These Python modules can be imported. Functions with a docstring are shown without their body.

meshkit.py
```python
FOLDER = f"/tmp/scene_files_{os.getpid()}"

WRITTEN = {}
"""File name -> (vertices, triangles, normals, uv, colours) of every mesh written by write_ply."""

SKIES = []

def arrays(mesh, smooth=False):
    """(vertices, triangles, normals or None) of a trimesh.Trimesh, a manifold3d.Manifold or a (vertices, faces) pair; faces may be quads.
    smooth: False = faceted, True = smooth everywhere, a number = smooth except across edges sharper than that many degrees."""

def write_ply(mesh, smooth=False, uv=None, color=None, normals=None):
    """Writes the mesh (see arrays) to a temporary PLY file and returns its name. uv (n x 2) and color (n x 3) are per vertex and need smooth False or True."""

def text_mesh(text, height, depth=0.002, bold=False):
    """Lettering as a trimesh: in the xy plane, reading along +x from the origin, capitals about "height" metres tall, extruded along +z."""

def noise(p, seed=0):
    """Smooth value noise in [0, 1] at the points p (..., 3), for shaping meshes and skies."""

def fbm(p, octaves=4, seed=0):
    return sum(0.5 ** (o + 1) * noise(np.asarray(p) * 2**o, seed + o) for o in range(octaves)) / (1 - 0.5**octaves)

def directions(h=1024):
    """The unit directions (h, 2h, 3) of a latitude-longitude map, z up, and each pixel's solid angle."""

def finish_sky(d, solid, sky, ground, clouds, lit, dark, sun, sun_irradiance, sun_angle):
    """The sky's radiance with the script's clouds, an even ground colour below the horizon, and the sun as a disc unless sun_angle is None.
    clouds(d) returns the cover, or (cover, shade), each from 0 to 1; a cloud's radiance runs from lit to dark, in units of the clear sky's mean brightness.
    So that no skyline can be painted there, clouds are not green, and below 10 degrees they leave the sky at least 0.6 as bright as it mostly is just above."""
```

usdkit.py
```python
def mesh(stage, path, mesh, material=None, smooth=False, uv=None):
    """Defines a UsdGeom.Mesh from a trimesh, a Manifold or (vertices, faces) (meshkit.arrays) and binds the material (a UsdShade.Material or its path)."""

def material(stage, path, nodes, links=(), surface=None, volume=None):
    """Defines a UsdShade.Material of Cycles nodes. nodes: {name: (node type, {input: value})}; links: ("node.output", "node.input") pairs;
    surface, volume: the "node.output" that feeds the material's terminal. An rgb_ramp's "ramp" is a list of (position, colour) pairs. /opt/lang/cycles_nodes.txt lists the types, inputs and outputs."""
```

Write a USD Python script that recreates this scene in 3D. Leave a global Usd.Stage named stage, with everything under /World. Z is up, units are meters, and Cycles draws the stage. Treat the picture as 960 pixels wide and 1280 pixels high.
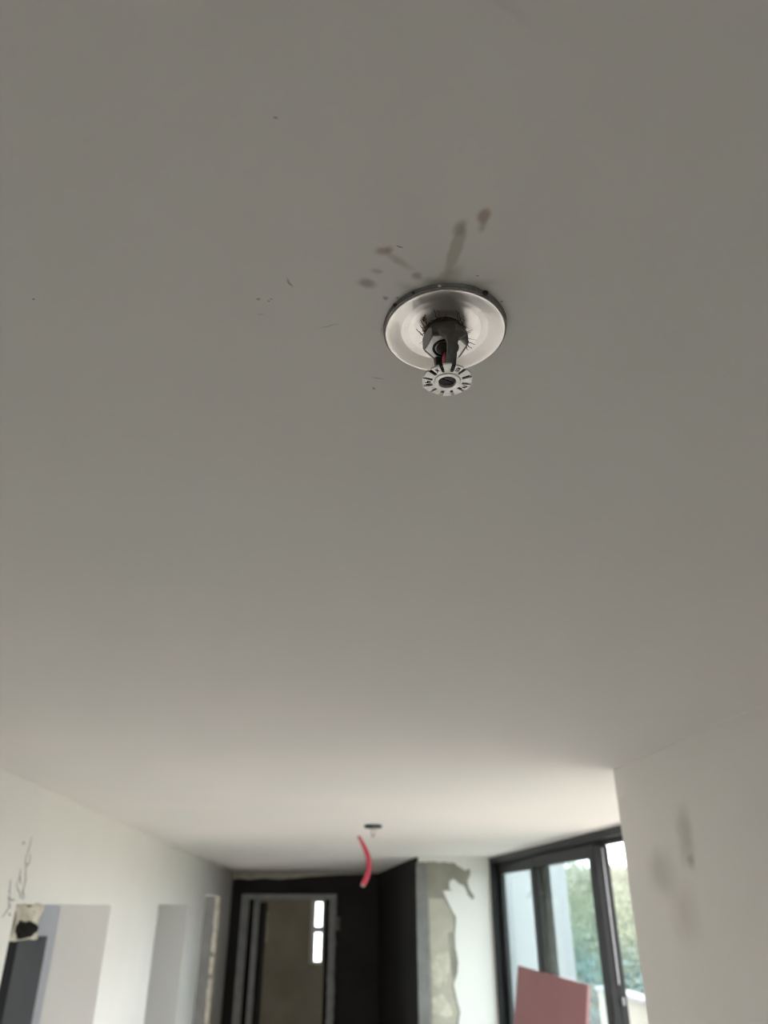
import math, random
import numpy as np, trimesh, usdkit, meshkit
from manifold3d import Manifold, CrossSection
from shapely.geometry import Polygon, box as sbox
from shapely.ops import unary_union
from pxr import Usd, UsdGeom, UsdLux, UsdShade, Gf, Sdf, Vt

stage = Usd.Stage.CreateInMemory()
UsdGeom.SetStageUpAxis(stage, 'Z'); UsdGeom.SetStageMetersPerUnit(stage, 1.0)
UsdGeom.Xform.Define(stage, '/World'); UsdGeom.Scope.Define(stage, '/World/Looks')
# ------------------------------------------------------------------ camera
# world: x = across the corridor (right), y = along the corridor, z = up; ceiling at 2.40, lens at 2.10
CEIL, EYE = 2.40, 2.10
cam = UsdGeom.Camera.Define(stage, '/World/camera')
cam.AddTranslateOp().Set((0, 0, EYE)); cam.AddRotateZOp().Set(-5.4); cam.AddRotateXOp().Set(90 + 28)
cam.CreateHorizontalApertureAttr(24.0); cam.CreateVerticalApertureAttr(32.0)
cam.CreateFocalLengthAttr(24.0 * 923 / 960)
cam.CreateFStopAttr(8.5); cam.CreateFocusDistanceAttr(0.425)
cam.CreateClippingRangeAttr(Gf.Vec2f(0.02, 2000))
cam.CreateExposureAttr(1.10)
# ------------------------------------------------------------------ sky and sun
SKY = 3.0
dome = UsdLux.DomeLight.Define(stage, '/World/sky'); dome.CreateIntensityAttr(1.0)
sky_m = usdkit.material(stage, '/World/Looks/sky_clouds', {
    'tc': ('geometry', {}), 'n': ('noise_texture', {'scale': 2.2, 'detail': 5.0, 'roughness': 0.55}),
    'r': ('rgb_ramp', {'ramp': [(0.35, (0.80, 0.86, 0.97)), (0.62, (1.0, 0.99, 0.97))]}),
    'b': ('background_shader', {'strength': SKY})},
    [('tc.position', 'n.vector'), ('n.fac', 'r.fac'), ('r.color', 'b.color')], surface='b.background')
UsdShade.MaterialBindingAPI.Apply(dome.GetPrim()).Bind(sky_m)
sun = UsdLux.DistantLight.Define(stage, '/World/sun'); sun.CreateIntensityAttr(2.6); sun.CreateAngleAttr(3.0)
sun.CreateColorAttr((1.0, 0.95, 0.86)); sun.AddRotateZOp().Set(-6); sun.AddRotateXOp().Set(46)

# ------------------------------------------------------------------ helpers
rng = np.random.default_rng(7); random.seed(7)
used = {}
def numbered(path):
    k = used.get(path, 0); used[path] = k + 1
    return path if k == 0 else f'{path}_{k:03d}'
def obj(name, m, mat, parent=None, smooth=False, label=None, cat=None, group=None, kind=None):
    p = numbered((str(parent.GetPath()) if parent else '/World') + '/' + name)
    prim = usdkit.mesh(stage, p, m, M[mat] if isinstance(mat, str) else mat, smooth).GetPrim()
    keys(prim, label, cat, group, kind); return prim
def keys(prim, label=None, cat=None, group=None, kind=None):
    for k, v in (('label', label), ('category', cat), ('group', group), ('kind', kind)):
        if v: prim.SetCustomDataByKey(k, v)
def thing(name, label, cat, loc=(0, 0, 0), rz=0.0, group=None, kind=None):
    x = UsdGeom.Xform.Define(stage, numbered('/World/' + name)); x.AddTranslateOp().Set(tuple(map(float, loc))); x.AddRotateZOp().Set(float(rz))
    keys(x.GetPrim(), label, cat, group, kind); return x.GetPrim()
def struct(name, m, mat, label, parent=None, smooth=False):
    return obj(name, m, mat, parent, smooth, label, None, None, None if parent else 'structure')
def cat_(ms): return trimesh.util.concatenate(ms)
def tm(man):
    g = man.to_mesh(); return trimesh.Trimesh(g.vert_properties[:, :3], g.tri_verts, process=False)
def bx(x0, x1, y0, y1, z0, z1, b=0.0):
    if b <= 0:
        m = trimesh.creation.box((x1 - x0, y1 - y0, z1 - z0)); m.apply_translation(((x0 + x1) / 2, (y0 + y1) / 2, (z0 + z1) / 2)); return m
    c = CrossSection([[(x0 + b, y0), (x1 - b, y0), (x1, y0 + b), (x1, y1 - b), (x1 - b, y1), (x0 + b, y1), (x0, y1 - b), (x0, y0 + b)]])
    pts = []
    for z, s in ((z0, b), (z0 + b, 0), (z1 - b, 0), (z1, b)):
        x0_, x1_, y0_, y1_ = x0 + s, x1 - s, y0 + s, y1 - s
        pts += [(x, y, z) for x, y in ((x0_ + b, y0_), (x1_ - b, y0_), (x1_, y0_ + b), (x1_, y1_ - b), (x1_ - b, y1_), (x0_ + b, y1_), (x0_, y1_ - b), (x0_, y0_ + b))]
    return tm(Manifold.hull_points(np.array(pts)))
def extrude(poly, h):
    return cat_([trimesh.creation.extrude_polygon(g, h, engine='earcut') for g in getattr(poly, 'geoms', [poly])])
def ext_x(poly, x0, x1):                      # polygon in (y, z), extruded along x
    m = extrude(poly, x1 - x0); v = m.vertices.copy(); m.vertices = np.c_[v[:, 2] + x0, v[:, 0], v[:, 1]]; return m
def ext_y(poly, y0, y1):                      # polygon in (x, z), extruded along y
    m = extrude(poly, y1 - y0); v = m.vertices.copy(); m.vertices = np.c_[v[:, 0], y1 - v[:, 2], v[:, 1]]; return m
def lathe(profile, n=64):
    return trimesh.creation.revolve(np.array(profile, float), sections=n)
def tube(pts, radii, n=10, closed=False):
    pts = np.asarray(pts, float); radii = np.broadcast_to(radii, len(pts))
    t = np.gradient(pts, axis=0) if not closed else np.roll(pts, -1, 0) - np.roll(pts, 1, 0)
    t /= np.linalg.norm(t, axis=1, keepdims=True)
    ref = np.array([0, 0, 1.0]) if abs(t[0, 2]) < .9 else np.array([1.0, 0, 0])
    V = []; u = np.cross(t[0], ref); u /= np.linalg.norm(u)
    for i in range(len(pts)):
        u = u - t[i] * (u @ t[i]); u /= np.linalg.norm(u); w = np.cross(t[i], u)
        a = np.linspace(0, 2 * np.pi, n, endpoint=False)
        V.append(pts[i] + radii[i] * (np.cos(a)[:, None] * u + np.sin(a)[:, None] * w))
    V = np.vstack(V); Fc = []
    m = len(pts)
    for i in range(m if closed else m - 1):
        for j in range(n):
            a, b = i * n + j, i * n + (j + 1) % n; c, d = ((i + 1) % m) * n + j, ((i + 1) % m) * n + (j + 1) % n
            Fc += [(a, b, d), (a, d, c)]
    if not closed:
        V = np.vstack([V, pts[0], pts[-1]])
        for j in range(n):
            Fc += [(len(V) - 2, (j + 1) % n, j), (len(V) - 1, (m - 1) * n + j, (m - 1) * n + (j + 1) % n)]
    return trimesh.Trimesh(V, Fc, process=False)
def rough(poly, step, amp, seed):             # ragged outline
    L = poly.exterior.length; n = int(L / step); q = np.array([poly.exterior.interpolate(i * step).coords[0] for i in range(n)])
    d = np.stack([meshkit.fbm(np.c_[q * 60, np.full(n, s)], 3, seed + s) - .5 for s in (1, 2)], 1)
    return Polygon(q + d * amp * 2).buffer(0)
def lump(x0, x1, y0, y1, z0, z1, amp, seed, edge=.02):   # rough mortar block
    m = bx(x0, x1, y0, y1, z0, z1, min(x1 - x0, y1 - y0, z1 - z0) * .2)
    v, f = trimesh.remesh.subdivide_to_size(m.vertices, m.faces, edge)
    m = trimesh.Trimesh(v, f, process=True)
    n = meshkit.fbm(m.vertices / (amp * 4), 3, seed) - .5
    m.vertices = m.vertices + m.vertex_normals * (n * 2 * amp)[:, None]; return m

# ------------------------------------------------------------------ materials
M = {}
def mat(name, nodes, links, surface='p.BSDF'):
    M[name] = usdkit.material(stage, '/World/Looks/' + name, nodes, links, surface=surface)
def plain(name, col, rough=.6, metal=0., var=.0, scale=8., bump=0., bscale=60., col2=None, **kw):
    c = np.array(col); c2 = np.array(col2) if col2 is not None else c * (1 - var)
    nodes = {'g': ('geometry', {}), 'n': ('noise_texture', {'scale': scale, 'detail': 4.0}),
             'r': ('rgb_ramp', {'ramp': [(.3, tuple(c2)), (.7, tuple(c))]}),
             'p': ('principled_bsdf', {'roughness': rough, 'metallic': metal, **kw})}
    links = [('g.position', 'n.vector'), ('n.fac', 'r.fac'), ('r.color', 'p.base_color')]
    if bump:
        nodes |= {'bn': ('noise_texture', {'scale': bscale, 'detail': 4.0}), 'bu': ('bump', {'strength': 1.0, 'distance': bump})}
        links += [('g.position', 'bn.vector'), ('bn.fac', 'bu.height'), ('bu.normal', 'p.normal')]
    mat(name, nodes, links)
def spots_material(name, col, col2, spots, scale=1.2, bump=.002, bscale=3.0, warp=.0, wscale=60., rough=.75):
    """Painted plaster with stains. A spot: centre (x,y,z), half sizes (a,b,c), turn about z (rad) or about x when given as ('x',ang), colour, strength, soft."""
    nodes = {'g': ('geometry', {}), 'n': ('noise_texture', {'scale': scale, 'detail': 3.0}),
             'r': ('rgb_ramp', {'ramp': [(.35, col2), (.65, col)]}), 'p': ('principled_bsdf', {'roughness': rough, 'specular_ior_level': .3}),
             'bn': ('noise_texture', {'scale': bscale, 'detail': 3.0}), 'bu': ('bump', {'strength': 1.0, 'distance': bump}),
             'wn': ('noise_texture', {'scale': wscale, 'detail': 3.0}), 'w1': ('vector_math', {'math_type': 'subtract', 'vector2': (.5, .5, .5)}),
             'w2': ('vector_math', {'math_type': 'scale', 'scale': warp}), 'w3': ('vector_math', {'math_type': 'add'})}
    links = [('g.position', 'n.vector'), ('n.fac', 'r.fac'), ('g.position', 'bn.vector'), ('bn.fac', 'bu.height'), ('bu.normal', 'p.normal'),
             ('g.position', 'wn.vector'), ('wn.color', 'w1.vector1'), ('w1.vector', 'w2.vector1'), ('w2.vector', 'w3.vector1'), ('g.position', 'w3.vector2')]
    last = 'r.color'
    for i, (c, s, turn, colr, k, soft) in enumerate(spots):
        ax = 'x_axis' if isinstance(turn, tuple) else 'z_axis'; a = turn[1] if isinstance(turn, tuple) else turn
        nodes |= {f's{i}': ('vector_math', {'math_type': 'subtract', 'vector2': c}), f'q{i}': ('vector_rotate', {'rotate_type': ax, 'angle': -a}),
                  f'm{i}': ('vector_math', {'math_type': 'divide', 'vector2': s}), f'l{i}': ('vector_math', {'math_type': 'length'}),
                  f'f{i}': ('map_range', {'range_type': 'smoothstep', 'from_min': 1.0, 'from_max': 1.0 - soft, 'to_min': 0.0, 'to_max': k, 'clamp': True}),
                  f'x{i}': ('mix', {'mix_type': 'mix', 'color2': colr})}
        links += [('w3.vector', f's{i}.vector1'), (f's{i}.vector', f'q{i}.vector'), (f'q{i}.vector', f'm{i}.vector1'), (f'm{i}.vector', f'l{i}.vector1'),
                  (f'l{i}.value', f'f{i}.value'), (f'f{i}.result', f'x{i}.fac'), (last, f'x{i}.color1')]
        last = f'x{i}.color'
    mat(name, nodes, links + [(last, 'p.base_color')])

OCH, BRN, GRY, DRK = (.36, .30, .20), (.32, .20, .12), (.36, .35, .31), (.10, .095, .08)
C = 2.4
def cs(x, y, a, b, turn, col, k, soft): return ((x, y, C), (a, b, .05), turn, col, k, soft)
ceil_spots = [
    cs(.0628, .2690, .0046, .0215, .10, OCH, .5, .55), cs(.0592, .2900, .0050, .0110, .5, OCH, .4, .7), cs(.0622, .2560, .0050, .0070, 0, (.28, .23, .16), .55, .8), cs(.0650, .2860, .006, .010, .3, OCH, .35, .9),
    cs(.0728, .2475, .0048, .0066, 0, BRN, .65, .7), cs(.0735, .2535, .003, .006, 0, OCH, .45, .8),
    cs(.0255, .2740, .0066, .0044, -.3, BRN, .55, .85), cs(.0285, .2725, .0035, .0042, 0, BRN, .4, .9), cs(.0345, .2800, .0038, .0135, -.95, OCH, .4, .85),
    cs(.0185, .2975, .0075, .005, .2, GRY, .75, .8), cs(.0235, .2880, .005, .003, .1, GRY, .5, .9), cs(.0450, .2895, .0042, .004, .1, GRY, .7, .8),
    cs(.0335, .2700, .0026, .0007, .3, DRK, .6, .8), cs(.0300, .3075, .0028, .0022, .4, DRK, .55, .9), cs(.0365, .3068, .0018, .0014, .4, DRK, .5, .9),
    cs(.0560, .2935, .012, .006, .1, GRY, .65, .9), cs(.0780, .2925, .016, .005, -.2, GRY, .35, .9), cs(.0430, .3000, .013, .006, .55, GRY, .35, .9),
    cs(.0952, .3040, .0012, .0010, 0, DRK, .5, .8), cs(.0780, .2860, .0012, .0008, 0, DRK, .5, .8),
    cs(-.0233, .3010, .0011, .0048, -.5, GRY, .8, .7), cs(-.0410, .3150, .0017, .0014, 0, DRK, .5, .8), cs(-.0355, .3160, .0013, .0009, 0, DRK, .5, .8), cs(-.0335, .3145, .0016, .0008, .5, DRK, .45, .8),
    cs(-.0275, .2050, .0016, .0008, 0, DRK, .5, .8), cs(-.1666, .3270, .0015, .0010, 0, DRK, .6, .8), cs(.0300, .3900, .0015, .002, 0, GRY, .8, .8),
    cs(.0315, .3790, .006, .0007, .1, GRY, .6, .8), cs(-.0010, .3330, .010, .0006, -.35, GRY, .45, .8), cs(-.0405, .3270, .004, .0008, 0, GRY, .4, .9),
]
spots_material('ceiling_paint', (.80, .755, .715), (.77, .748, .705), ceil_spots, scale=2.6, bump=.004, bscale=2.0, warp=.003, wscale=120.)
wr = .76
spots_material('wall_right_paint', (.86, .82, .775), (.83, .805, .75), [
    ((wr, 1.565, 2.225), (.05, .05, .085), ('x', .25), (.45, .43, .37), .55, .9), ((wr, 1.56, 2.172), (.05, .022, .022), 0, (.40, .36, .30), .6, .9),
    ((wr, 1.70, 2.16), (.05, .10, .07), 0, (.52, .50, .44), .55, .95), ((wr, 1.62, 2.08), (.05, .09, .08), 0, (.52, .46, .40), .4, .95)], scale=2.0, warp=.05, wscale=14.)
plain('wall_paint', (.84, .82, .78), .75, var=.05, scale=2.0, bump=.003, bscale=3.0)
plain('cool_wall_paint', (.70, .73, .76), .7, var=.04, scale=2.0)
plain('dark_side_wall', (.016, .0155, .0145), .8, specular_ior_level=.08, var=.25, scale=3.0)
plain('dark_wall', (.044, .042, .039), .8, specular_ior_level=.1, var=.25, scale=3.0, bump=.002, bscale=14)
plain('cement', (.36, .34, .285), .85, col2=(.25, .235, .195), scale=5.0, bump=.004, bscale=25)
plain('tan_cement', (.52, .48, .40), .85, col2=(.42, .39, .32), scale=9.0)
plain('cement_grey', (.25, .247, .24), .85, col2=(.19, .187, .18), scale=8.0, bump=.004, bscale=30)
plain('mortar', (.68, .645, .54), .9, col2=(.47, .44, .35), scale=18.0, bump=.006, bscale=50)
plain('room_cement', (.34, .31, .245), .85, col2=(.24, .22, .17), scale=2.5, bump=.003, bscale=12)
plain('floor_screed', (.68, .645, .60), .6, col2=(.61, .58, .54), scale=1.5, bump=.003, bscale=20)
plain('black_aluminium', (.012, .0125, .014), .5, var=.2, scale=6.0, specular_ior_level=.3)
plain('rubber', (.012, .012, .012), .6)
plain('pale_strip', (.36, .36, .38), .3)
plain('dark_door', (.13, .135, .14), .5, var=.1, scale=4.0)
plain('steel_frame', (.42, .42, .41), .5, var=.25, scale=10., bump=.001, bscale=40)
plain('crack', (.022, .02, .018), .95, specular_ior_level=.1)  # also blackens the broken hollow to stand for its shade
plain('board_paper', (.40, .18, .185), .8, var=.06, scale=3.0)
plain('board_core', (.62, .34, .34), .85, var=.1, scale=60.)
plain('conduit_red', (.58, .045, .085), .32, var=.15, scale=20.)
plain('satin_plate', (.98, .93, .885), .34, metal=.85, var=.05, scale=60., bump=.0002, bscale=200)
plain('plate_edge', (.36, .345, .32), .5, metal=.5, var=.4, scale=200.)
plain('cast_metal', (.17, .165, .155), .36, metal=.9, var=.25, scale=300., bump=.0003, bscale=900)
plain('bright_metal', (.92, .90, .865), .40, metal=.7, var=.18, scale=260., bump=.0002, bscale=900)
plain('dark_metal', (.03, .027, .024), .5, metal=.3, var=.5, scale=400.)
plain('stamped_mark', (.05, .045, .04), .7)
plain('hemp', (.16, .10, .06), .8, var=.5, scale=900.)
plain('green_plate', (.025, .055, .045), .5, var=.2, scale=80.)
plain('pink_metal', (.40, .25, .24), .45, metal=.4)
mat('red_glass', {'p': ('principled_bsdf', {'base_color': (.40, .006, .03), 'roughness': .12, 'transmission_weight': .1, 'ior': 1.47})}, [])
def pane(name, tint):
    mat(name, {'t': ('transparent_bsdf', {'color': tint}), 'g': ('glossy_bsdf', {'color': (1, 1, 1), 'roughness': .0}), 'f': ('layer_weight', {'blend': .5}),
               'w': ('math', {'math_type': 'power', 'value2': 5.0}), 'k': ('math', {'math_type': 'multiply_add', 'value2': .45, 'value3': .022}), 'm': ('mix_closure', {})},
        [('f.facing', 'w.value1'), ('w.value', 'k.value1'), ('k.value', 'm.fac'), ('t.BSDF', 'm.closure1'), ('g.BSDF', 'm.closure2')], surface='m.closure')
pane('green_glass', (.85, .92, .925)); pane('clear_glass', (.95, .97, .96))
plain('facade_white', (.27, .275, .28), .8, var=.04, scale=1.0)
plain('terrace_paving', (.52, .50, .44), .8, var=.1, scale=2.)
plain('parapet_plaster', (.36, .35, .29), .8, var=.08, scale=2.)
plain('hill_soil', (.17, .16, .10), .9, col2=(.09, .11, .06), scale=.05)
mat('hazed_leaves', {'g': ('geometry', {}), 'n': ('noise_texture', {'scale': .12, 'detail': 4.0}), 'x': ('separate_xyz', {}), 'h': ('map_range', {'from_min': -6.0, 'from_max': 6.0, 'to_min': 0.0, 'to_max': .8, 'clamp': True}),
    'a': ('math', {'math_type': 'multiply_add', 'value2': .7}), 's': ('math', {'math_type': 'subtract', 'value2': .25}),
    'r': ('rgb_ramp', {'ramp': [(.1, (.075, .125, .135)), (.42, (.105, .150, .135)), (.6, (.175, .195, .135)), (.85, (.24, .245, .19))]}), 'p': ('principled_bsdf', {'roughness': .8}), 't': ('translucent_bsdf', {}), 'm': ('mix_closure', {'fac': .5})},  # haze and tree shade put into the pale and teal leaf tones
    [('r.color', 't.color'), ('p.BSDF', 'm.closure1'), ('t.BSDF', 'm.closure2'), ('g.position', 'n.vector'), ('g.position', 'x.vector'), ('x.z', 'h.value'), ('n.fac', 'a.value1'), ('h.result', 'a.value3'), ('a.value', 's.value1'), ('s.value', 'r.fac'), ('r.color', 'p.base_color')], surface='m.closure')

# ------------------------------------------------------------------ the room shell
XL, XLB, XR, XW = -.775, -.97, .76, 1.30           # left wall faces, right wall, window inner face
Y0, YC, YP, YF = -4.6, 1.89, 5.75, 8.90             # back wall, end of the near right wall, pillar wall, far wall
struct('ceiling', bx(-5.2, 1.62, Y0 - .15, 12.2, CEIL, CEIL + .22), 'ceiling_paint', 'pale grey plastered ceiling with brown drip stains around the sprinkler')
struct('floor', bx(-5.2, 1.62, Y0 - .15, 12.2, -.2, 0), 'floor_screed', 'bare cement screed floor of the corridor')
DOORS = [(2.34, 3.45, 2.10), (4.54, 5.67, 2.10), (6.60, 7.70, 2.17)]
wl = sbox(Y0, 0, YF, CEIL)
for a, b, h in DOORS: wl = wl.difference(sbox(a, -.1, b, h))
wall_left = struct('wall_left', ext_x(wl, XLB, XL), 'wall_paint', 'white skimmed wall on the left with three bare doorways')
struct('wall_right', bx(XR, 1.62, Y0, YC, 0, CEIL), 'wall_right_paint', 'smudged grey-white wall on the right ending at a corner')
struct('wall_back', ext_y(sbox(XL, 0, XR, CEIL).difference(sbox(-.36, 1.1, .32, 2.05)), Y0 - .15, Y0), 'wall_paint', 'white wall with an added window closing the corridor behind the viewer')
w3 = thing('added_window_3', 'unseen window added behind the viewer to light the corridor', None, kind='structure')  # unseen window, added to light the near ceiling and right wall
obj('window_frame', ext_y(sbox(-.36, 1.1, .32, 2.05).difference(sbox(-.30, 1.16, .26, 1.99)), Y0 - .12, Y0 - .06), 'black_aluminium', w3)
obj('pane', bx(-.30, .26, Y0 - .094, Y0 - .088, 1.16, 1.99), 'clear_glass', w3)
# stub wall between window and dark corridor: cement body, torn white skim, grey corner strip
wb = struct('wall_pillar', bx(.79, 1.41, YP + .006, 5.80, 0, CEIL), 'cement', 'bare cement pillar wall beside the window with torn white skim coat')
bare = Polygon([(.74, 2.366), (.90, 2.370), (1.045, 2.362), (1.095, 2.334), (1.125, 2.3115), (1.142, 2.33), (1.162, 2.316), (1.155, 2.2795), (1.134, 2.243), (1.150, 2.189), (1.183, 2.144), (1.167, 2.131),
                (1.137, 2.153), (1.110, 2.216), (1.070, 2.234), (1.040, 2.261), (1.009, 2.247), (1.002, 2.198), (1.037, 2.184), (.955, 2.189), (.974, 2.153), (1.012, 2.073), (1.045, 2.021), (1.031, 1.934),
                (1.031, 1.832), (1.048, 1.774), (1.034, 1.683), (1.010, 1.63), (1.03, 1.54), (1.045, 1.475), (1.03, 1.40), (1.05, 1.1), (1.02, .8), (1.04, .3), (1.03, -.1), (.74, -.1)])
bare = rough(bare, .008, .006, 3)
skim = sbox(.79, 0, 1.30, CEIL).difference(bare)
skim = unary_union([g for g in getattr(skim, 'geoms', [skim]) if g.area > .002])
obj('plaster_skim', ext_y(skim, YP, YP + .007), 'wall_paint', wb, label='white skim coat torn off around the cement patch')
flake = rough(Polygon([(.90, 1.80), (.965, 1.83), (.99, 1.80), (.985, 1.70), (.955, 1.62), (.94, 1.66), (.91, 1.60), (.87, 1.64), (.865, 1.74)]), .008, .008, 5)
flake2 = rough(Polygon([(.86, 1.55), (.93, 1.58), (.98, 1.52), (1.0, 1.46), (.95, 1.45), (.87, 1.47)]), .008, .007, 9)
flake3 = rough(bare.intersection(sbox(.848, 0, 1.2, 2.15)).buffer(-.012), .012, .008, 21).difference(rough(Polygon([(.985, 1.93), (1.06, 1.95), (1.06, 1.55), (1.01, 1.60), (.995, 1.75)]), .01, .008, 2))
flake3 = max(getattr(flake3, 'geoms', [flake3]), key=lambda g: g.area)
obj('cement_wash', ext_y(flake3, YP + .0045, YP + .0065), 'tan_cement', wb, label='tan thin cement wash on the patch')
for fl in (flake, flake2): obj('plaster_flake', ext_y(fl.buffer(0) if fl.geom_type == 'Polygon' else fl, YP + .002, YP + .0055), 'mortar', wb, label='thin cream plaster left on the bare cement')
strip = rough(sbox(.772, .0, .848, 2.366), .02, .006, 8)
obj('corner_strip', ext_y(strip.intersection(sbox(.772, 0, 1, 2.37)), YP - .004, YP + .03), 'cement_grey', wb, label='grey cement corner strip along the dark corridor')
struct('wall_corridor', bx(.775, .97, 5.80, YF, 0, CEIL), 'dark_side_wall', 'very dark grey wall along the right of the far corridor')
# far wall with its doorway
FX0, FX1, FH = -.60, .284, 2.165
fw = sbox(XLB, 0, .97, CEIL).difference(sbox(FX0, -.1, FX1, FH))
wf = struct('wall_far', ext_y(fw, YF, YF + .16), 'dark_wall', 'very dark grey end wall of the corridor around the steel framed doorway')
edge = rough(Polygon([(XL, 2.3999), (.70, 2.3999), (.70, 2.392), (.4, 2.385), (.15, 2.372), (-.1, 2.352), (-.3, 2.338), (-.45, 2.350), (-.60, 2.335), (-.70, 2.345), (XL, 2.34)]), .02, .005, 4)
obj('mortar_edge', ext_y(edge.intersection(sbox(XL, 2, .7, 2.3995)), YF - .012, YF + .002), 'mortar', wf, label='ragged pale mortar band under the ceiling')
d1 = thing('door_1', 'steel framed doorway in the dark end wall of the corridor', None, kind='structure')
d1.SetCustomDataByKey('kind', 'structure')
obj('door_jamb', bx(-.665, -.585, YF - .03, YF + .10, 0, 2.20, .004), 'steel_frame', d1)
obj('door_jamb', lump(.262, .335, YF - .035, YF + .09, .0, 2.195, .014, 3, .04), 'steel_frame', d1)
obj('door_head', bx(-.665, .335, YF - .035, YF + .10, 2.150, 2.200, .004), 'steel_frame', d1)
obj('lining_post', bx(-.535, -.478, YF + .02, YF + .12, 0, 2.150, .003), 'steel_frame', d1, label='inner steel post of the door lining')
obj('dark_filler', bx(-.585, -.535, YF + .05, YF + .10, 0, 2.150), 'dark_side_wall', d1)  # dark filler, shade on the inner lining put into its colour
obj('dark_filler', bx(.222, .262, YF + .05, YF + .10, 0, 2.150), 'dark_side_wall', d1)  # dark filler strip inside the right jamb
obj('door_leaf', bx(-.478, -.44, YF + .12, YF + .95, 0.01, 2.12, .003), 'dark_wall', d1, label='dark door leaf standing open into the room')
obj('mortar_lump', lump(.325, .375, YF - .03, YF + .01, 1.86, 1.99, .012, 12, .02), 'cement_grey', d1)
# room beyond the far doorway
struct('wall_bathroom_left', ext_x(sbox(YF + .16, 0, 12, CEIL).difference(sbox(9.95, .8, 10.9, 2.0)), -1.1, -.97), 'room_cement', 'brown cement wall at the left of the room beyond')  # unseen window opening added to brighten the room beyond
struct('wall_bathroom_right', bx(.97, 1.1, YF + .16, 12, 0, CEIL), 'room_cement', 'brown cement wall at the right of the room beyond')
BY = 11.5
struct('wall_bathroom_far', ext_y(sbox(-.97, 0, .97, CEIL).difference(sbox(.085, 1.40, .255, 2.155)), BY, BY + .12), 'room_cement', 'brown cement back wall pierced by a narrow bright window')
w2 = thing('window_2', 'narrow bright window in the room beyond the far doorway', None, kind='structure')
obj('window_frame', cat_([bx(.085, .152, BY + .03, BY + .09, 1.40, 2.155), bx(.243, .255, BY + .03, BY + .09, 1.40, 2.155), bx(.140, .243, BY + .03, BY + .09, 1.40, 1.43), bx(.140, .243, BY + .03, BY + .09, 2.13, 2.155)]), 'wall_paint', w2)
obj('transom', bx(.085, .255, BY + .01, BY + .10, 1.765, 1.835), 'cool_wall_paint', w2, label='grey crossbar dividing the narrow window')
for z0, z1 in ((1.43, 1.765), (1.835, 2.13)): obj('pane', bx(.152, .243, BY + .062, BY + .068, z0, z1), 'clear_glass', w2)
obj('plaster_chip', lump(-.445, -.415, YF + .93, YF + .98, 1.72, 2.02, .012, 6, .02), 'mortar', d1)

# ------------------------------------------------------------------ doorways of the left wall
d3 = thing('door_2', 'first bare doorway in the left wall with a broken corner', None, kind='structure')
# rough hollow block broken open in the upper near corner of the doorway
man = Manifold.cube((.15, .235, .085)).translate((-.925, 2.345, 2.013))
ml = trimesh.Trimesh(*trimesh.remesh.subdivide_to_size(tm(man).vertices, tm(man).faces, .014)); ml.merge_vertices()
nn = meshkit.fbm(ml.vertices * 22, 4, 4)[:, None]
ml.vertices += ml.vertex_normals * (nn - .55) * .035
hole = trimesh.creation.icosphere(3, 1.0); hole.apply_scale((.05, .062, .020)); hole.apply_translation((-.785, 2.415, 2.040))
hole.vertices += hole.vertex_normals * ((meshkit.fbm(hole.vertices * 40, 3, 2) - .5) * .025)[:, None]
A = Manifold(__import__('manifold3d').Mesh(np.asarray(ml.vertices, np.float32), np.asarray(ml.faces, np.uint32)))
B = Manifold(__import__('manifold3d').Mesh(np.asarray(hole.vertices, np.float32), np.asarray(hole.faces, np.uint32)))
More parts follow.
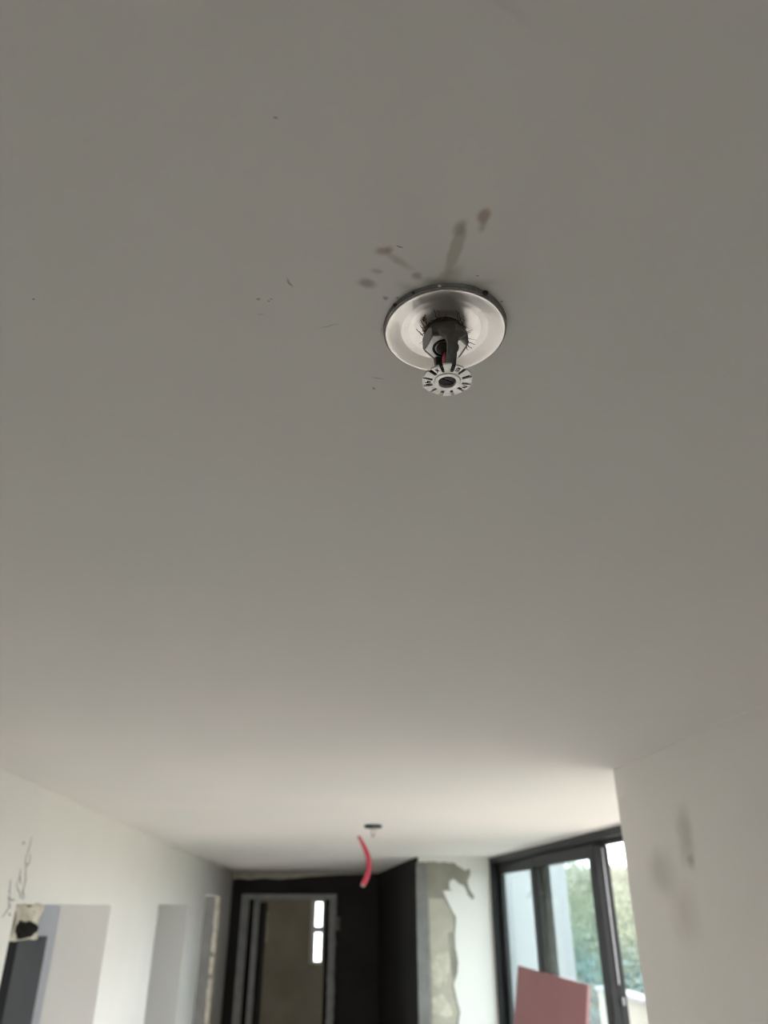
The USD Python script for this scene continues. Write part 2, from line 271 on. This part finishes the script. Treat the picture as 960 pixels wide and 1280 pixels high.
blk = tm(A - B) if A.status().value == 0 and B.status().value == 0 and A.volume() > 0 else ml
obj('broken_block', blk, 'mortar', d3, label='broken mortar block with a dark hollow')
obj('hollow_shade', hole.copy().apply_scale(1.0) if False else trimesh.Trimesh(hole.vertices * .999 + np.array([-.785, 2.415, 2.040]) * .001, hole.faces[:, ::-1]), 'crack', d3, label='hollow inside the broken block with its shade in a black lining')  # black surface puts the shade of the hollow into colour
for pts in [[(2.352, 2.27), (2.345, 2.235), (2.335, 2.21), (2.342, 2.20)], [(2.30, 2.15), (2.33, 2.135), (2.36, 2.118), (2.39, 2.112)], [(2.34, 2.205), (2.365, 2.198), (2.352, 2.19)], [(2.285, 2.245), (2.295, 2.252), (2.305, 2.247)],
            [(2.26, 2.118), (2.29, 2.108), (2.32, 2.112)], [(2.25, 2.07), (2.275, 2.085), (2.29, 2.10)], [(2.22, 2.00), (2.25, 1.998), (2.275, 1.985)], [(2.345, 2.195), (2.37, 2.16), (2.375, 2.125)],
            [(2.31, 2.185), (2.32, 2.165), (2.312, 2.15)], [(2.325, 2.17), (2.345, 2.15)], [(2.255, 2.16), (2.262, 2.14), (2.258, 2.125)], [(2.36, 2.14), (2.372, 2.125), (2.40, 2.118)], [(2.29, 2.08), (2.315, 2.075)], [(2.365, 2.225), (2.375, 2.205), (2.36, 2.198)], [(2.265, 2.135), (2.275, 2.10), (2.30, 2.09)], [(2.24, 1.96), (2.245, 1.92), (2.25, 1.86)]]:
    q = np.array(pts); k = np.linspace(0, len(q) - 1, 14); c = np.c_[np.interp(k, range(len(q)), q[:, 0]), np.interp(k, range(len(q)), q[:, 1])]
    c += (meshkit.fbm(np.c_[c * 90, c[:, :1]], 3, 5)[:, None] - .5) * .012
    wdt = np.sin(np.linspace(.25, np.pi - .1, 14)) * .0008 + .0003
    obj('crack', tube(np.c_[np.full(14, XL + .0004), c], wdt, 5), 'crack', wall_left)
d4 = thing('door_3', 'bare doorway at the far end of the left wall with ragged mortar along its jamb', None, kind='structure')
obj('jamb_lining', bx(XLB, XL - .003, 7.688, 7.705, 0, 2.17), 'cement_grey', d4)  # lining on the far jamb, darker grey than the wall paint
for z0, z1, s, w_ in ((1.98, 2.165, .012, .05), (1.90, 1.985, .010, .035), (1.72, 1.90, .008, .03), (1.56, 1.70, .010, .04), (1.2, 1.54, .010, .03)):
    obj('mortar_edge', lump(XL - .03, XL + .012, 7.70 - w_, 7.76, z0, z1, s, int(z0 * 100), .02), 'mortar', d4)
# side rooms behind the left wall
struct('wall_outer', ext_x(sbox(Y0, 0, YF, CEIL).difference(sbox(1.4, 1.0, 2.7, 2.15)), -4.4, -4.2), 'cool_wall_paint', 'outer wall of the side rooms')  # unseen window opening added to let daylight into the first side room
struct('wall_side_near', bx(-4.2, XLB, .7, .85, 0, CEIL), 'wall_paint', 'near wall of the first side room')
PW = sbox(-4.2, 0, XLB - .02, CEIL).difference(sbox(-2.0, -.1, -1.13, 1.98))
struct('wall_side_partition', ext_y(PW, 3.90, 4.05), 'cool_wall_paint', 'pale blue-grey partition seen through the first doorway')
struct('wall_side_far', bx(-4.2, XLB, 5.80, 5.95, 0, CEIL), 'wall_paint', 'wall between the rear side rooms')
d5 = thing('door_4', 'dark inner door seen through the first bare doorway', None, kind='structure')
obj('door_leaf', bx(-1.262, -1.132, 3.93, 3.97, 0.01, 1.975), 'dark_door', d5, label='grey door leaf edge')
obj('void_panel', bx(-2.0, -1.262, 3.985, 4.02, 0.01, 1.975), 'rubber', d5, label='black sheet standing for the dark void beside the door leaf')  # black sheet in place of the dark void behind the doorway

# ------------------------------------------------------------------ window bay
struct('wall_bay_head', bx(1.30, 1.62, YC, YP + .006, 2.395, CEIL + .02), 'wall_paint', 'white strip above the window frame')
w1 = thing('window_1', 'black aluminium sliding window wall with green tinted panes', None, kind='structure')
A_ = 'black_aluminium'
obj('frame_head', cat_([bx(1.30, 1.395, YC, 5.75, 2.362, 2.398, .003), bx(1.340, 1.346, YC, 5.75, 2.345, 2.365), bx(1.388, 1.393, YC, 5.75, 2.345, 2.365)]), A_, w1)
obj('frame_jamb', bx(1.30, 1.395, 5.71, 5.75, .03, 2.362, .003), A_, w1)
obj('frame_jamb', bx(1.30, 1.395, YC, YC + .04, .03, 2.362, .003), A_, w1)
obj('frame_sill', bx(1.30, 1.395, YC, 5.75, 0, .03, .003), A_, w1)
def sash(x0, x1, y0, y1, st=.06, glass='green_glass', st0=None):
    s = obj('sash', cat_([bx(x0, x1, y0, y0 + (st0 or st), .04, 2.345, .003), bx(x0, x1, y1 - st, y1, .04, 2.345, .003), bx(x0, x1, y0 + (st0 or st), y1 - st, 2.29, 2.345, .003), bx(x0, x1, y0 + (st0 or st), y1 - st, .04, .12, .003)]), A_, w1)
    m = (x0 + x1) / 2
    obj('pane', bx(m - .004, m + .004, y0 + (st0 or st), y1 - st, .12, 2.29), glass, s)
    obj('gasket', cat_([bx(x0 + .006, x1 - .006, y0 + (st0 or st), y0 + (st0 or st) + .008, .12, 2.29), bx(x0 + .006, x1 - .006, y1 - st - .008, y1 - st, .12, 2.29)]), 'rubber', s)
    return s
sa = sash(1.350, 1.385, 4.58, 5.71, .055, st0=.09)
sb = sash(1.303, 1.338, 3.60, 4.70, .08, st0=.085)
obj('interlock', cat_([bx(1.338, 1.372, 3.602, 3.64, .04, 2.34, .003), bx(1.345, 1.385, 3.65, 3.68, .04, 2.34, .003)]), A_, sb, label='deep interlocking edge profile of the sash')
obj('stile_strip', bx(1.339, 1.345, 3.594, 3.602, 1.80, 2.33), 'pale_strip', sb, label='thin pale strip along the stile')  # thin pale grey strip on the stile edge
obj('latch', bx(1.345, 1.357, 3.590, 3.602, 1.725, 1.755, .003), 'facade_white', sb, label='small pale latch')

# ------------------------------------------------------------------ outdoors
struct('floor_terrace', bx(1.62, 5.05, -3.0, 14.0, -.2, -.02), 'terrace_paving', 'pale paved terrace outside the window')
pp = struct('wall_parapet', bx(4.85, 5.05, -3.0, 14.0, -.02, .86, .01), 'parapet_plaster', 'cream plastered terrace parapet')
obj('coping', bx(4.80, 5.10, -3.0, 14.0, .86, .92, .01), 'facade_white', pp)
struct('wall_wing', bx(1.41, 2.90, 9.0, 14.0, -6, 6.0), 'facade_white', 'white projecting wing of the building beyond the terrace')
struct('wall_facade', bx(1.28, 1.41, 5.80, 9.0, 0, 2.38), 'facade_white', 'white outer face of the building beside the window')
def terrain(nx=90, ny=120):
    xs = np.linspace(8, 190, nx); ys = np.linspace(-60, 300, ny); X, Y = np.meshgrid(xs, ys, indexing='ij')
    D = np.hypot(X, Y)
    Z = -8 + 12.5 * np.clip((D - 25) / 105, 0, 1.0) ** .75 + 2.5 * (meshkit.fbm(np.stack([X / 30, Y / 30, 0 * X], -1), 3, 2) - .5)
    V = np.stack([X, Y, Z], -1).reshape(-1, 3); i = np.arange(nx * ny).reshape(nx, ny)
    Q = np.stack([i[:-1, :-1], i[1:, :-1], i[1:, 1:], i[:-1, 1:]], -1).reshape(-1, 4)
    return V, Q, (xs, ys, Z)
V, Q, (txs, tys, tz) = terrain()
struct('hillside', (V, Q), 'hill_soil', 'hazy green and yellow hillside far outside the window', smooth=True)
def leafy(n, x, y, size, seed, per=130):       # crowns of loose leaf clumps
    r = np.random.default_rng(seed); C_ = []; S_ = []
    while len(C_) < n:
        px, py = r.uniform(*x), r.uniform(*y)
        if not 30 < math.hypot(px, py) < 170: continue
        s = r.uniform(*size); zz = tz[np.abs(txs - px).argmin(), np.abs(tys - py).argmin()]
        C_.append((px, py, zz + s * .7)); S_.append(s)
    C_ = np.repeat(np.array(C_), per, 0); S_ = np.repeat(np.array(S_), per)[:, None]; m = len(C_)
    d = r.normal(size=(m, 3)); d /= np.linalg.norm(d, axis=1, keepdims=True)
    P = C_ + d * S_ * r.uniform(.55, 1.05, (m, 1)) * (1, 1, 1.1)
    q = r.normal(size=(m, 3, 3)); q /= np.linalg.norm(q, axis=2, keepdims=True)
    T = P[:, None] + q * (.20 * S_ ** .7)[:, None]
    return T.reshape(-1, 3), np.arange(m * 3).reshape(-1, 3)
obj('hillside_foliage', leafy(1300, (9, 95), (18, 170), (1.0, 2.2), 1, 150), 'hazed_leaves', None, False, 'yellow-green and teal scrub with haze in its colour covering the hillside outside the window', 'foliage', None, 'stuff')

# ------------------------------------------------------------------ the sprinkler (millimetres, z = 0 at the ceiling)
def mm(m):
    m = m.copy(); m.vertices = np.asarray(m.vertices) * .001; return m
SX, SY = .0670, .3288
sp = thing('fire_sprinkler', 'chrome pendent fire sprinkler with round white ceiling plate and toothed deflector', 'sprinkler', (SX, SY, CEIL))
R = 34.8
face = lathe([(12.7, -.9), (14, -1.0), (18, -1.05), (23, -1.2), (25.5, -1.7), (28, -2.5), (30, -3.1), (32, -3.7), (34.0, -4.3), (R, -4.2), (R + .2, -3.6), (R, -3.2), (32, -2.9), (26, -1.8), (16, -.4), (12.7, -.3), (12.7, -.9)], 128)
pl = obj('ceiling_plate', mm(face), 'satin_plate', sp, 50, label='satin white metal ceiling plate')
rim = lathe([(R - 1.2, -3.2), (R + .6, -3.5), (R + 1.2, -2.9), (R + .9, -1.8), (R + 1.5, -.8), (R + 1.3, 0), (R - 2, 0), (R - 2.2, -2.4), (R - 1.2, -3.2)], 128)
ang = np.arctan2(rim.vertices[:, 1], rim.vertices[:, 0])
rim.vertices[:, :2] *= (1 + .006 * (meshkit.fbm(np.c_[np.cos(ang) * 4, np.sin(ang) * 4, rim.vertices[:, 2] * .3], 3, 3) - .5) * 2)[:, None]
obj('plate_rim', mm(rim), 'plate_edge', pl, 50, label='dark grimy rim of the ceiling plate')
for a, s in ((62, 1.5), (104, .7), (128, .8), (150, .9)):
    a = math.radians(a + 0); lm = trimesh.creation.icosphere(2, 1.0); lm.vertices *= (1 + .7 * (meshkit.fbm(lm.vertices * 2 + a, 3, 1) - .5))[:, None]
    lm.apply_scale((s * 1.5, s, s)); lm.apply_transform(trimesh.transformations.rotation_matrix(a + math.pi / 2, (0, 0, 1)))
    lm.apply_translation(((R + 1.2) * math.cos(a), -(R + 1.2) * math.sin(a), -1.8)); obj('paint_fleck', mm(lm), 'stamped_mark' if s > .75 else 'bright_metal', pl)
obj('pipe_nipple', mm(lathe([(0, 0), (9.8, 0), (9.8, -2), (9.2, -2.5), (9.8, -3.5), (9.2, -4.5), (9.8, -5.4), (0, -5.4)], 40)), 'dark_metal', sp, 40)
# hexagonal wrench boss
turn = math.radians(-75)
hexa = Manifold.cylinder(9.0, 13.3, 13.3, 6).rotate((0, 0, math.degrees(turn))).translate((0, 0, -14.3))
hexa = hexa ^ Manifold.revolve(CrossSection([[(0, -14.4), (12.2, -14.4), (13.5, -13.2), (13.5, -6.6), (12.4, -5.3), (0, -5.3)]]), 72)
obj('hex_body', mm(tm(hexa)), 'cast_metal', sp, 20)
under_ = Manifold.cylinder(.6, 11.6, 12.2, 6).rotate((0, 0, math.degrees(turn))).translate((0, 0, -14.8))
obj('lit_hex_face', mm(tm(under_ - Manifold.cylinder(3, 5.4, 5.4, 32).translate((0, 0, -16)))), 'bright_metal', sp, 20, label='underside of the hexagon with floor light put into its bright metal')  # brighter metal than the hex sides, light from the floor put into colour
obj('orifice_ring', mm(tube([(7.0 * math.cos(t), 7.0 * math.sin(t), -14.9) for t in np.linspace(0, 2 * math.pi, 40, endpoint=False)], .75, 8, True)), 'dark_metal', sp, True)
obj('valve_cap', mm(lathe([(0, -14.3), (5.3, -14.3), (5.3, -15.6), (3.6, -17.4), (2.6, -18.6), (0, -18.6)], 32)), 'dark_metal', sp, 40)
# two frame arms
az = math.atan2(-SY, -SX) + math.radians(21)
dx, dy = math.cos(az), math.sin(az); tx_, ty_ = -dy, dx
def arm(sign):
    prof = [(-12.0, 10.8, 17.5, 4.6), (-14.6, 10.6, 13.5, 4.4), (-16.5, 10.8, 7.8, 4.0), (-20, 10.6, 5.9, 3.7), (-25, 9.7, 5.4, 3.6), (-30, 7.6, 5.4, 3.7), (-33.6, 5.2, 5.8, 4.2), (-35.6, 3.2, 6.2, 4.6)]
    V, Fc = [], []
    for i_, (z, r, w, t) in enumerate(prof):
        if sign < 0 and i_ < 3: w = (6.5, 6.5, 6.2)[i_]
        for a, b in ((-.5, -.32), (-.32, -.5), (.32, -.5), (.5, -.32), (.5, .32), (.32, .5), (-.32, .5), (-.5, .32)):
            q = sign * (r + b * t); V.append((dx * q + tx_ * a * w, dy * q + ty_ * a * w, z))
    n = 8
    for i in range(len(prof) - 1):
        for j in range(n):
            a, b, c, d = i * n + j, i * n + (j + 1) % n, (i + 1) * n + (j + 1) % n, (i + 1) * n + j
            Fc += [(a, b, c), (a, c, d)]
    for j in range(1, n - 1): Fc += [(0, j + 1, j), (len(V) - n, len(V) - n + j, len(V) - n + j + 1)]
    m = trimesh.Trimesh(V, Fc); m.fix_normals(); return m
for s in (1, -1): obj('frame_arm', mm(arm(s)), 'cast_metal', sp, 40)
obj('glass_bulb', mm(lathe([(0, -18.0), (1.2, -18.2), (1.7, -19), (2.3, -21.5), (2.4, -25), (2.2, -29), (1.5, -31.5), (1.0, -33), (0, -33.4)], 24)), 'red_glass', sp, True, label='red liquid filled glass bulb')
obj('frame_boss', mm(lathe([(0, -32.3), (3.2, -32.4), (4.6, -34.0), (4.9, -36.0), (4.9, -37.6), (0, -37.6)], 32)), 'cast_metal', sp, 40)
# toothed deflector
NT, DZ, RO = 12, -38.0, 14.0
disc = Polygon([(RO * math.cos(t), RO * math.sin(t)) for t in np.linspace(0, 2 * math.pi, 97)[:-1]])
from shapely import affinity
for k in range(NT):
    a = 360 / NT * k + 6; w_ = 1.7 if k % 2 else 1.4
    sl = Polygon([(8.6, -w_ / 2), (8.9, -w_ / 2 - .1), (15, -w_ / 2 - .35), (15, w_ / 2 + .35), (8.9, w_ / 2 + .1), (8.6, w_ / 2)])
    disc = disc.difference(affinity.rotate(sl, a, origin=(0, 0)))
disc = disc.difference(Polygon([(4.9 * math.cos(t), 4.9 * math.sin(t)) for t in np.linspace(0, 2 * math.pi, 49)[:-1]]))
dm = extrude(disc, 1.1); v, f = trimesh.remesh.subdivide_to_size(dm.vertices, dm.faces, 1.6); dm = trimesh.Trimesh(v, f)
rr = np.hypot(dm.vertices[:, 0], dm.vertices[:, 1]); aa = np.degrees(np.arctan2(dm.vertices[:, 1], dm.vertices[:, 0])) - 6
tk = np.floor(aa / (360 / NT)).astype(int) % NT; bend = np.array([.06, .10, .05, .18, .08, .12, .06, .08, .16, .06, .10, .05])[tk]
dm.vertices[:, 2] += np.clip(rr - 8.6, 0, 9) * bend
dm.apply_translation((0, 0, DZ - 1.1))
df = obj('deflector', mm(dm), 'bright_metal', sp, 30, label='pale toothed deflector disc')
obj('slot_shade_ring', mm(lathe([(8.2, DZ + .05), (12.6, DZ + .5), (12.6, DZ + .8), (8.2, DZ + .4), (8.2, DZ + .05)], 48)), 'dark_metal', df, 40)  # added dark ring, puts shade into the slots between the teeth
obj('deflector_collar', mm(lathe([(4.9, DZ), (7.6, DZ), (7.9, DZ - .9), (7.4, DZ - 1.7), (6.0, DZ - 2.0), (5.1, DZ - 1.7), (4.9, DZ)], 48)), 'bright_metal', df, 40)
scr = Manifold.cylinder(1.2, 4.95, 4.95, 32).translate((0, 0, DZ - .1)) - Manifold.cube((7.5, 1.1, 1.2), True).rotate((0, 0, 25)).translate((0, 0, DZ - .1))
obj('screw', mm(tm(scr)), 'dark_metal', df, 30, label='dark recessed compression screw')
def mark(tooth, strokes):                       # small stamped strokes on a tooth, in mm along (radius, across)
    a = math.radians(360 / NT * (tooth + .5) + 6); ms = []
    for (r0, s0), (r1, s1) in strokes:
        pts = np.array([(r * math.cos(a) - s * math.sin(a), r * math.sin(a) + s * math.cos(a), DZ - 1.15 + max(r - 8.6, 0) * [.06, .10, .05, .18, .08, .12, .06, .08, .16, .06, .10, .05][tooth]) for r, s in ((r0, s0), (r1, s1))])
        ms.append(tube(pts, .22, 6))
    obj('stamped_mark', mm(cat_(ms)), 'stamped_mark', df)
mark(5, [((9.6, -.9), (12.6, -.9)), ((9.6, -.9), (9.6, .7)), ((9.6, .7), (11.1, .7)), ((11.1, -.9), (11.1, .7))])
mark(0, [((10, -.9), (12.6, -.7)), ((12.6, -.7), (12.2, .8)), ((12.2, .8), (10.2, .8)), ((11.2, 0), (11.4, .7))])
mark(9, [((9.8, -.8), (12.8, -.8)), ((9.8, .0), (12.8, .0)), ((9.8, .8), (12.8, .8)), ((12.8, -.8), (12.8, .8))])
mark(7, [((10, -.7), (12.5, .5)), ((12.4, -.8), (10.4, .7))])
# frayed hemp around the thread
r_ = np.random.default_rng(11); fib = []
def strand(a, b, rad=.3, j=.35):
    t = np.linspace(0, 1, 8)[:, None]; p = np.array(a) * (1 - t) + np.array(b) * t + r_.normal(0, j, (8, 3)) * np.sin(t * np.pi)
    fib.append(tube(p, np.linspace(rad, rad * .45, 8), 5))
for a, b, q in (((12.4, 1, -10), (19, 5.5, -9), .32), ((12.8, 3, -11), (17.5, 8.0, -10), .32), ((12.6, 4.5, -12), (15.5, 8.5, -11), .26), ((-11, -6, -8), (-14.5, -8.5, -5), .34), ((-12, -4, -8), (-15.5, -7.5, -5), .36), ((-12.5, -2.5, -9), (-15.5, -4.5, -6), .34),
                ((-13, 0, -10), (-17.5, -2.5, -7), .28), ((-12, -7, -7), (-13.5, -11.5, -4), .30), ((-6, -11, -7), (-9, -16.0, -4), .24), ((-4, -11, -7), (-6.5, -15.5, -4), .2), ((6, -11, -7), (3.5, -17.0, -4), .24), ((8.5, -9, -8), (5.5, -15.0, -4), .28), ((11, -6, -8), (7.5, -12.5, -5), .24), ((-14, -7.5, -5), (-12, -9, -5), .5), ((-14.5, -8.5, -5), (-12.8, -9.6, -5), .45)):
    strand((a[0], a[1], a[2] + 3), (b[0], b[1], b[2] + 3), q)
for k in range(64):
    a = r_.uniform(0, 2 * np.pi); r0 = r_.uniform(9.6, 12.5); L = r_.uniform(1.5, 5.5) * (1.5 if r_.random() < .2 else 1); z0 = -r_.uniform(3.0, 5.4); b = a + r_.normal(0, .5)
    t = np.linspace(0, 1, 6); p = np.c_[r0 * np.cos(a) + L * t * np.cos(b), r0 * np.sin(a) + L * t * np.sin(b), z0 - r_.uniform(-.6, 2.4) * t ** 1.5]
    p += r_.normal(0, .16, p.shape); fib.append(tube(p, np.linspace(.20, .09, 6), 4))
for k in range(46):
    a0 = r_.uniform(0, 2 * np.pi); t = np.linspace(0, r_.uniform(.5, 1.3), 9); rr_ = 10.2 + r_.uniform(0, 1.6) + .4 * np.sin(t * 5)
    fib.append(tube(np.c_[rr_ * np.cos(a0 + t), rr_ * np.sin(a0 + t), -r_.uniform(1.6, 5.2) - .4 * np.sin(t * 4)], .24, 4))
obj('hemp_fibres', mm(cat_(fib)), 'hemp', sp, kind='stuff', label='brown frayed hemp thread sealant')

# ------------------------------------------------------------------ second sprinkler further along
s2 = thing('fire_sprinkler', 'small dark green sprinkler plate with short stem, on the ceiling near the red tube', 'sprinkler', (.2745, 3.395, CEIL))
obj('ceiling_plate', mm(lathe([(0, 0), (36, 0), (38, -2), (38, -10), (36, -12), (20, -6), (0, -5)], 48)), 'green_plate', s2, 40)
obj('hex_body', mm(lathe([(0, -5), (9, -5), (9, -16), (7, -18), (0, -18)], 6)), 'pink_metal', s2)
for s in (1, -1): obj('frame_arm', mm(tube([(s * 7, 0, -16), (s * 8, 0, -24), (s * 6, 0, -36), (s * 2, 0, -44)], 1.8, 8)), 'pink_metal', s2, True)
obj('deflector', mm(lathe([(0, -43), (9, -44), (10, -45.5), (9, -46.5), (0, -47)], 24)), 'pink_metal', s2, 40)

# ------------------------------------------------------------------ red conduit hanging from the ceiling
t = np.linspace(0, 1, 30)
cx = .2485 + .075 * np.sin(t * 2.3) - .030 * t; 
pts = np.c_[cx, 3.976 + .02 * np.sin(t * 3), CEIL - .215 * t]
rad = .0125 * np.clip(.55 + 1.3 * t, 0, 1)
cd = thing('conduit_tube', 'red plastic conduit tube hanging curved from the ceiling', 'conduit')
tb = tube(pts, rad, 20)
obj('tube_wall', tb, 'conduit_red', cd, 60)
obj('tube_end', tube([pts[-1] + (pts[-1] - pts[-2]) / 7.4 * 0, pts[-1] + (pts[-1] - pts[-2]) * .9], .0105, 20), 'pink_metal', cd, 40, label='dull open end of the tube')

# ------------------------------------------------------------------ pink plasterboard leaning on the window
L, W, T = 1.80, 1.245, .0125
bd = thing('plasterboard_sheet', 'pink plasterboard sheet leaning upright against the sliding window', 'plasterboard', (0, 0, 0))
lean = math.asin(.30 / L); ux, uz = math.sin(lean), math.cos(lean)
def slab(n0, n1, e=0.0):
    P = []
    for y in (3.86 + e, 3.86 + W - e):
        for s, n in ((e, n0), (L - e, n0), (L - e, n1), (e, n1)):
            P.append((1.304 - .30 + s * ux - n * uz, y, .0005 + s * uz + n * ux))
    return trimesh.convex.convex_hull(np.array(P))
obj('gypsum_core', slab(.0005, T - .0005, .0005), 'board_core', bd, label='paler pink cut edge of the board')
obj('face_paper', slab(T - .0006, T), 'board_paper', bd)
obj('back_paper', slab(0, .0006), 'board_paper', bd)
